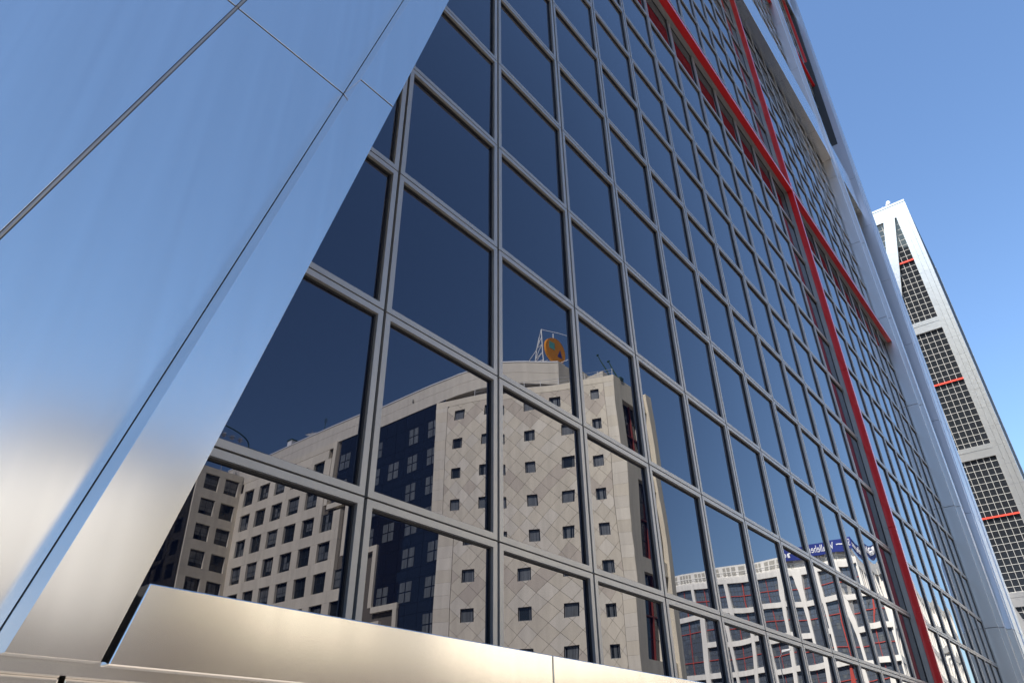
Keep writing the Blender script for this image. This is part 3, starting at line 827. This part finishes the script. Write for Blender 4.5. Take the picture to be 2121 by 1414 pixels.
for r_ in range(NR):
    h = HTB - .6 - r_*BHt
    for c in range(NC):
        if r_ and (c, r_) in merged and (c, r_ - 1) in merged: continue
        y0 = Y0B + c*BW + .36; mb = MB(); vbox(mb, XB + .012, XB + .9, y0 + .01, y0 + BW - .73, h - (.45 if r_ else .3), h + (.40 if r_ else .6)); mb.build('beam', 'white', off)
# return side
for c in range(13):
    for r_ in range(NR):
        xc = XB + .9 + (c + .5)*4.8; hc = HTB - .6 - (r_ + .5)*BHt
        f = link('bay_glass', bayg_me, off, W2(xc, Y0B + .5, hc), (0, 0, -math.pi/2)); f.scale = (1, .94, 1); link('red_bar', rv, f); link('red_bar', rh, f)
for c in range(14):
    xc = XB + .9 + c*4.8; mb = MB(); vbox(mb, xc - .5, xc + .5, Y0B + .02, Y0B + .9, HB, HTB - .1); mb.build('pilaster', 'white', off)
    mb = MB(); vbox(mb, xc + 1.9, xc + 2.6, Y0B + .1, Y0B + .9, HB, HTB - .1); mb.build('pilaster', 'white', off)
for r_ in range(NR):
    h = HTB - .6 - r_*BHt; mb = MB(); vbox(mb, XB + .95, XB + 64, Y0B + .035, Y0B + .9, h - .55, h + (.45 if r_ else .55)); mb.build('beam', 'white', off)
mb = MB(); vbox(mb, XB + .05, XB + 64, Y0B + .05, Y0B + NC*BW, HTB - .1, HTB + .18); mb.build('roof_cornice', 'white', off)
gm = MB()
for k in range(24): p = W2(XB + .1, Y0B + .3 + k*2, HTB + .18); gm.bar(p, p + Vector((0, 0, .75)), .03, 5)
for hh in (.4, .75): gm.bar(W2(XB + .1, Y0B + .3, HTB + .18 + hh), W2(XB + .1, Y0B + 46, HTB + .18 + hh), .035, 5)
gm.build('roof_railing', 'galv', off)
mb = MB(); vbox(mb, XB + 1.2, XB + 40, Y0B + 1.5, Y0B + NC*BW, HTB + .18, 32.55); mb.build('roof_screen', 'white', off)
lv = MB()
for g_ in range(11):
    for a in range(4):
        for b in range(2):
            y = Y0B + 2.2 + g_*4.1 + a*.85; vbox(lv, XB + 1.16, XB + 1.22, y, y + .6, 30.75 + b*.85, 31.4 + b*.85)
lv.build('louvre_grilles', 'louvre', off)
sgn = thing('rooftop_sign', 'blue rooftop banner with white company lettering on the ivory office building', 'sign')
mb = MB(); vbox(mb, XB + .3, XB + .5, 27.3, 40.3, 31.75, 33.75); mb.build('banner', 'blue', sgn)
mb = MB(); vbox(mb, XB + .5, XB + 16, 27.3, 27.5, 31.75, 33.75); mb.build('side_banner', 'blue', sgn)
def text(body, size, loc, R, name, width):
    cu = bpy.data.curves.new(name, 'FONT'); cu.body = body; cu.size = size; cu.extrude = .02
    ob = bpy.data.objects.new(name, cu); C.objects.link(ob)
    dg = bpy.context.evaluated_depsgraph_get(); me = bpy.data.meshes.new_from_object(ob.evaluated_get(dg))
    bpy.data.objects.remove(ob); me.materials.clear(); me.materials.append(M['letter'])
    wd_ = max(v_.co.x for v_ in me.vertices); s_ = width/wd_
    for v_ in me.vertices: v_.co.x *= s_
    o = link(name, me, sgn); o.matrix_world = Matrix.Translation(loc) @ R
    return o
R1 = Matrix(((0, 0, -1, 0), (-1, 0, 0, 0), (0, 1, 0, 0), (0, 0, 0, 1)))
text('Sacyr Vallehermoso', 1.75, W2(XB + .26, 27.9, 32.25), R1, 'lettering', 11.9)
R2 = Matrix(((-1, 0, 0, 0), (0, 0, 1, 0), (0, 1, 0, 0), (0, 0, 0, 1)))
text('Sacyr Vallehermoso', 1.75, W2(XB + 15.5, 27.26, 32.25), R2, 'lettering', 14.4)
ps = MB()
for y in (28, 32, 36, 40): p = W2(XB + .55, y, HTB + .1); ps.bar(p, p + Vector((0, 0, 3)), .06, 5)
ps.build('banner_posts', 'galv', sgn)

# ================================================================== street lamp (reflected)
lp = thing('street_lamp', 'tall street lamp with white head in front of the office building reflection', 'street lamp')
l0 = W2(51.9, 18.6, 0); l0.z = 0
MB().bar(l0, l0 + Vector((0, 0, 8.4)), .09, 10, .05).build('pole', 'galv', lp)
MB().bar(l0 + Vector((0, 0, 8.35)), l0 + Vector((.1, .6, 8.75)), .04, 8).build('arm', 'galv', lp)
hd = MB(); hc = l0 + Vector((.1, .8, 8.78)); hd.hexa([hc + Vector(q) for q in ((-.14, -.35, -.07), (.14, -.35, -.07), (.1, .4, -.05), (-.1, .4, -.05), (-.12, -.3, .09), (.12, -.3, .09), (.06, .34, .05), (-.06, .34, .05))]); hd.build('lamp_head', 'whitepaint', lp)

# ================================================================== pale apartment block (mirrored in the steel)
ap = thing('apartment_block', 'pale rendered apartment block whose blurred glow shows in the steel panels', 'apartment block')
ap.location = W2(11, 58, 0); ap.location.z = 0; ap.rotation_euler = (0, 0, math.radians(31))
MB().box(-26, 12, -14, 0, 0, 20.6).build('wall', 'render', ap)
MB().box(-26.3, 12.3, -14.3, .3, 20.6, 21.1).build('roof', 'render', ap)
wk = MB().box(-.8, .8, 0, .02, -.8, .8).mesh('window', 'glass_win')
for fl in range(5):
    for k in range(10): link('window', wk, ap, (-23.5 + k*3.7, .0, 3.0 + fl*3.1))

# ================================================================== purple-leaved street trees (low in the reflections)
M['leaf'] = simple('purple_leaf', (.040, .016, .018), .6, noise=.3, nscale=2)
M['bark'] = simple('bark', (.09, .07, .055), .9, noise=.2, nscale=8, bump=.4)
def tree_meshes(seed):
    rd = random.Random(seed); tk = MB(); lf = MB()
    tk.bar((0, 0, 0), (.05, .03, .42), .028, 8, .02)
    cl = []
    for k in range(9):
        a = k*2.4 + rd.random(); e = rd.uniform(.35, 1.2); L = rd.uniform(.22, .42)
        b0 = Vector((.05, .03, rd.uniform(.34, .46))); b1 = b0 + Vector((math.cos(a)*math.cos(e), math.sin(a)*math.cos(e), math.sin(e)))*L
        tk.bar(b0, b1, .012, 6, .004); cl.append(b1); cl.append(b0.lerp(b1, .65))
    for c in cl:
        for _ in range(60):
            d = Vector((rd.gauss(0, 1), rd.gauss(0, 1), rd.gauss(0, .8))).normalized()*rd.uniform(.02, .15)
            p = c + d; n1 = Vector((rd.gauss(0, 1), rd.gauss(0, 1), rd.gauss(0, 1))).normalized(); u = n1.orthogonal().normalized()*rd.uniform(.018, .034); v = n1.cross(u)
            lf.quad(p - u, p - v*.6, p + u, p + v*.6)
    return tk.mesh('trunk', 'bark'), lf.mesh('crown', 'leaf', recalc=False)
tms = [tree_meshes(k) for k in range(3)]
spots = [(29, 24, 4.6, 'the one nearest the street lamp'), (33, 28, 5.2, 'second from the street lamp'), (28.3, 28.4, 7.7, 'the slim one whose tip shows under the navy glass bay'),
         (24.5, 30, 7.0, 'just left of the navy glass bay'), (21, 29, 7.3, 'below the hotel corner'), (17.5, 30, 7.5, 'below the shaded hotel wing'), (14, 28.5, 7.4, 'first left of the shaded hotel wing'),
         (10.5, 29.5, 7.6, 'second left of the shaded hotel wing'), (7, 28.5, 7.3, 'in the middle of the apartment block front'), (3.5, 29.5, 7.6, 'straight across from the sloping steel edge'), (0, 28.5, 7.2, 'third from the west end'),
         (-4, 29.5, 7.0, 'second from the west end'), (-8, 28.5, 6.8, 'the last one at the west end')]
for k, (xv, yv, ht, lab) in enumerate(spots):
    t_ = thing('plum_tree', 'purple-leaved street tree, ' + lab, 'tree', 'purple-leaved trees along the street')
    p = W2(xv, yv, 0); t_.location = (p.x, p.y, -.15); t_.scale = (ht*1.15, ht*1.15, ht*1.15); t_.rotation_euler = (0, 0, k*1.3)
    link('trunk', tms[k % 3][0], t_); link('crown', tms[k % 3][1], t_)

# ================================================================== backlit city blocks to the west (seen in the steel returns)
M['brick'] = stone('brown_brick', (.22, .145, .105), .15)
def block(lab, x0, x1, y0, y1, ht, nf, nc):
    b = thing('city_block', lab, 'building'); b.location = (x1, (y0 + y1)/2, 0)
    hw = (y1 - y0)/2
    MB().box(x0 - x1, 0, -hw, hw, 0, ht).build('wall', 'brick', b)
    MB().box(x0 - x1 - .3, .3, -hw - .3, hw + .3, ht, ht + .6).build('cornice', 'stone', b)
    wm = MB().box(-.02, .02, -.75, .75, -.9, .9).mesh('window', 'glass_win'); wf = MB().box(-.02, .08, -.95, .95, -1.1, -.92).mesh('sill', 'stone')
    for f in range(nf):
        for c in range(nc):
            q = link('window', wm, b, (.0, -hw + (c + .5)*2*hw/nc, 3.2 + f*3.3)); link('sill', wf, q)
block('brown brick block with stone cornice on the far side of the street', -105, -82, -72, -26, 37, 10, 12)
block('brown brick block with stone cornice in line with the glass tower', -125, -98, -6, 50, 43, 12, 14)
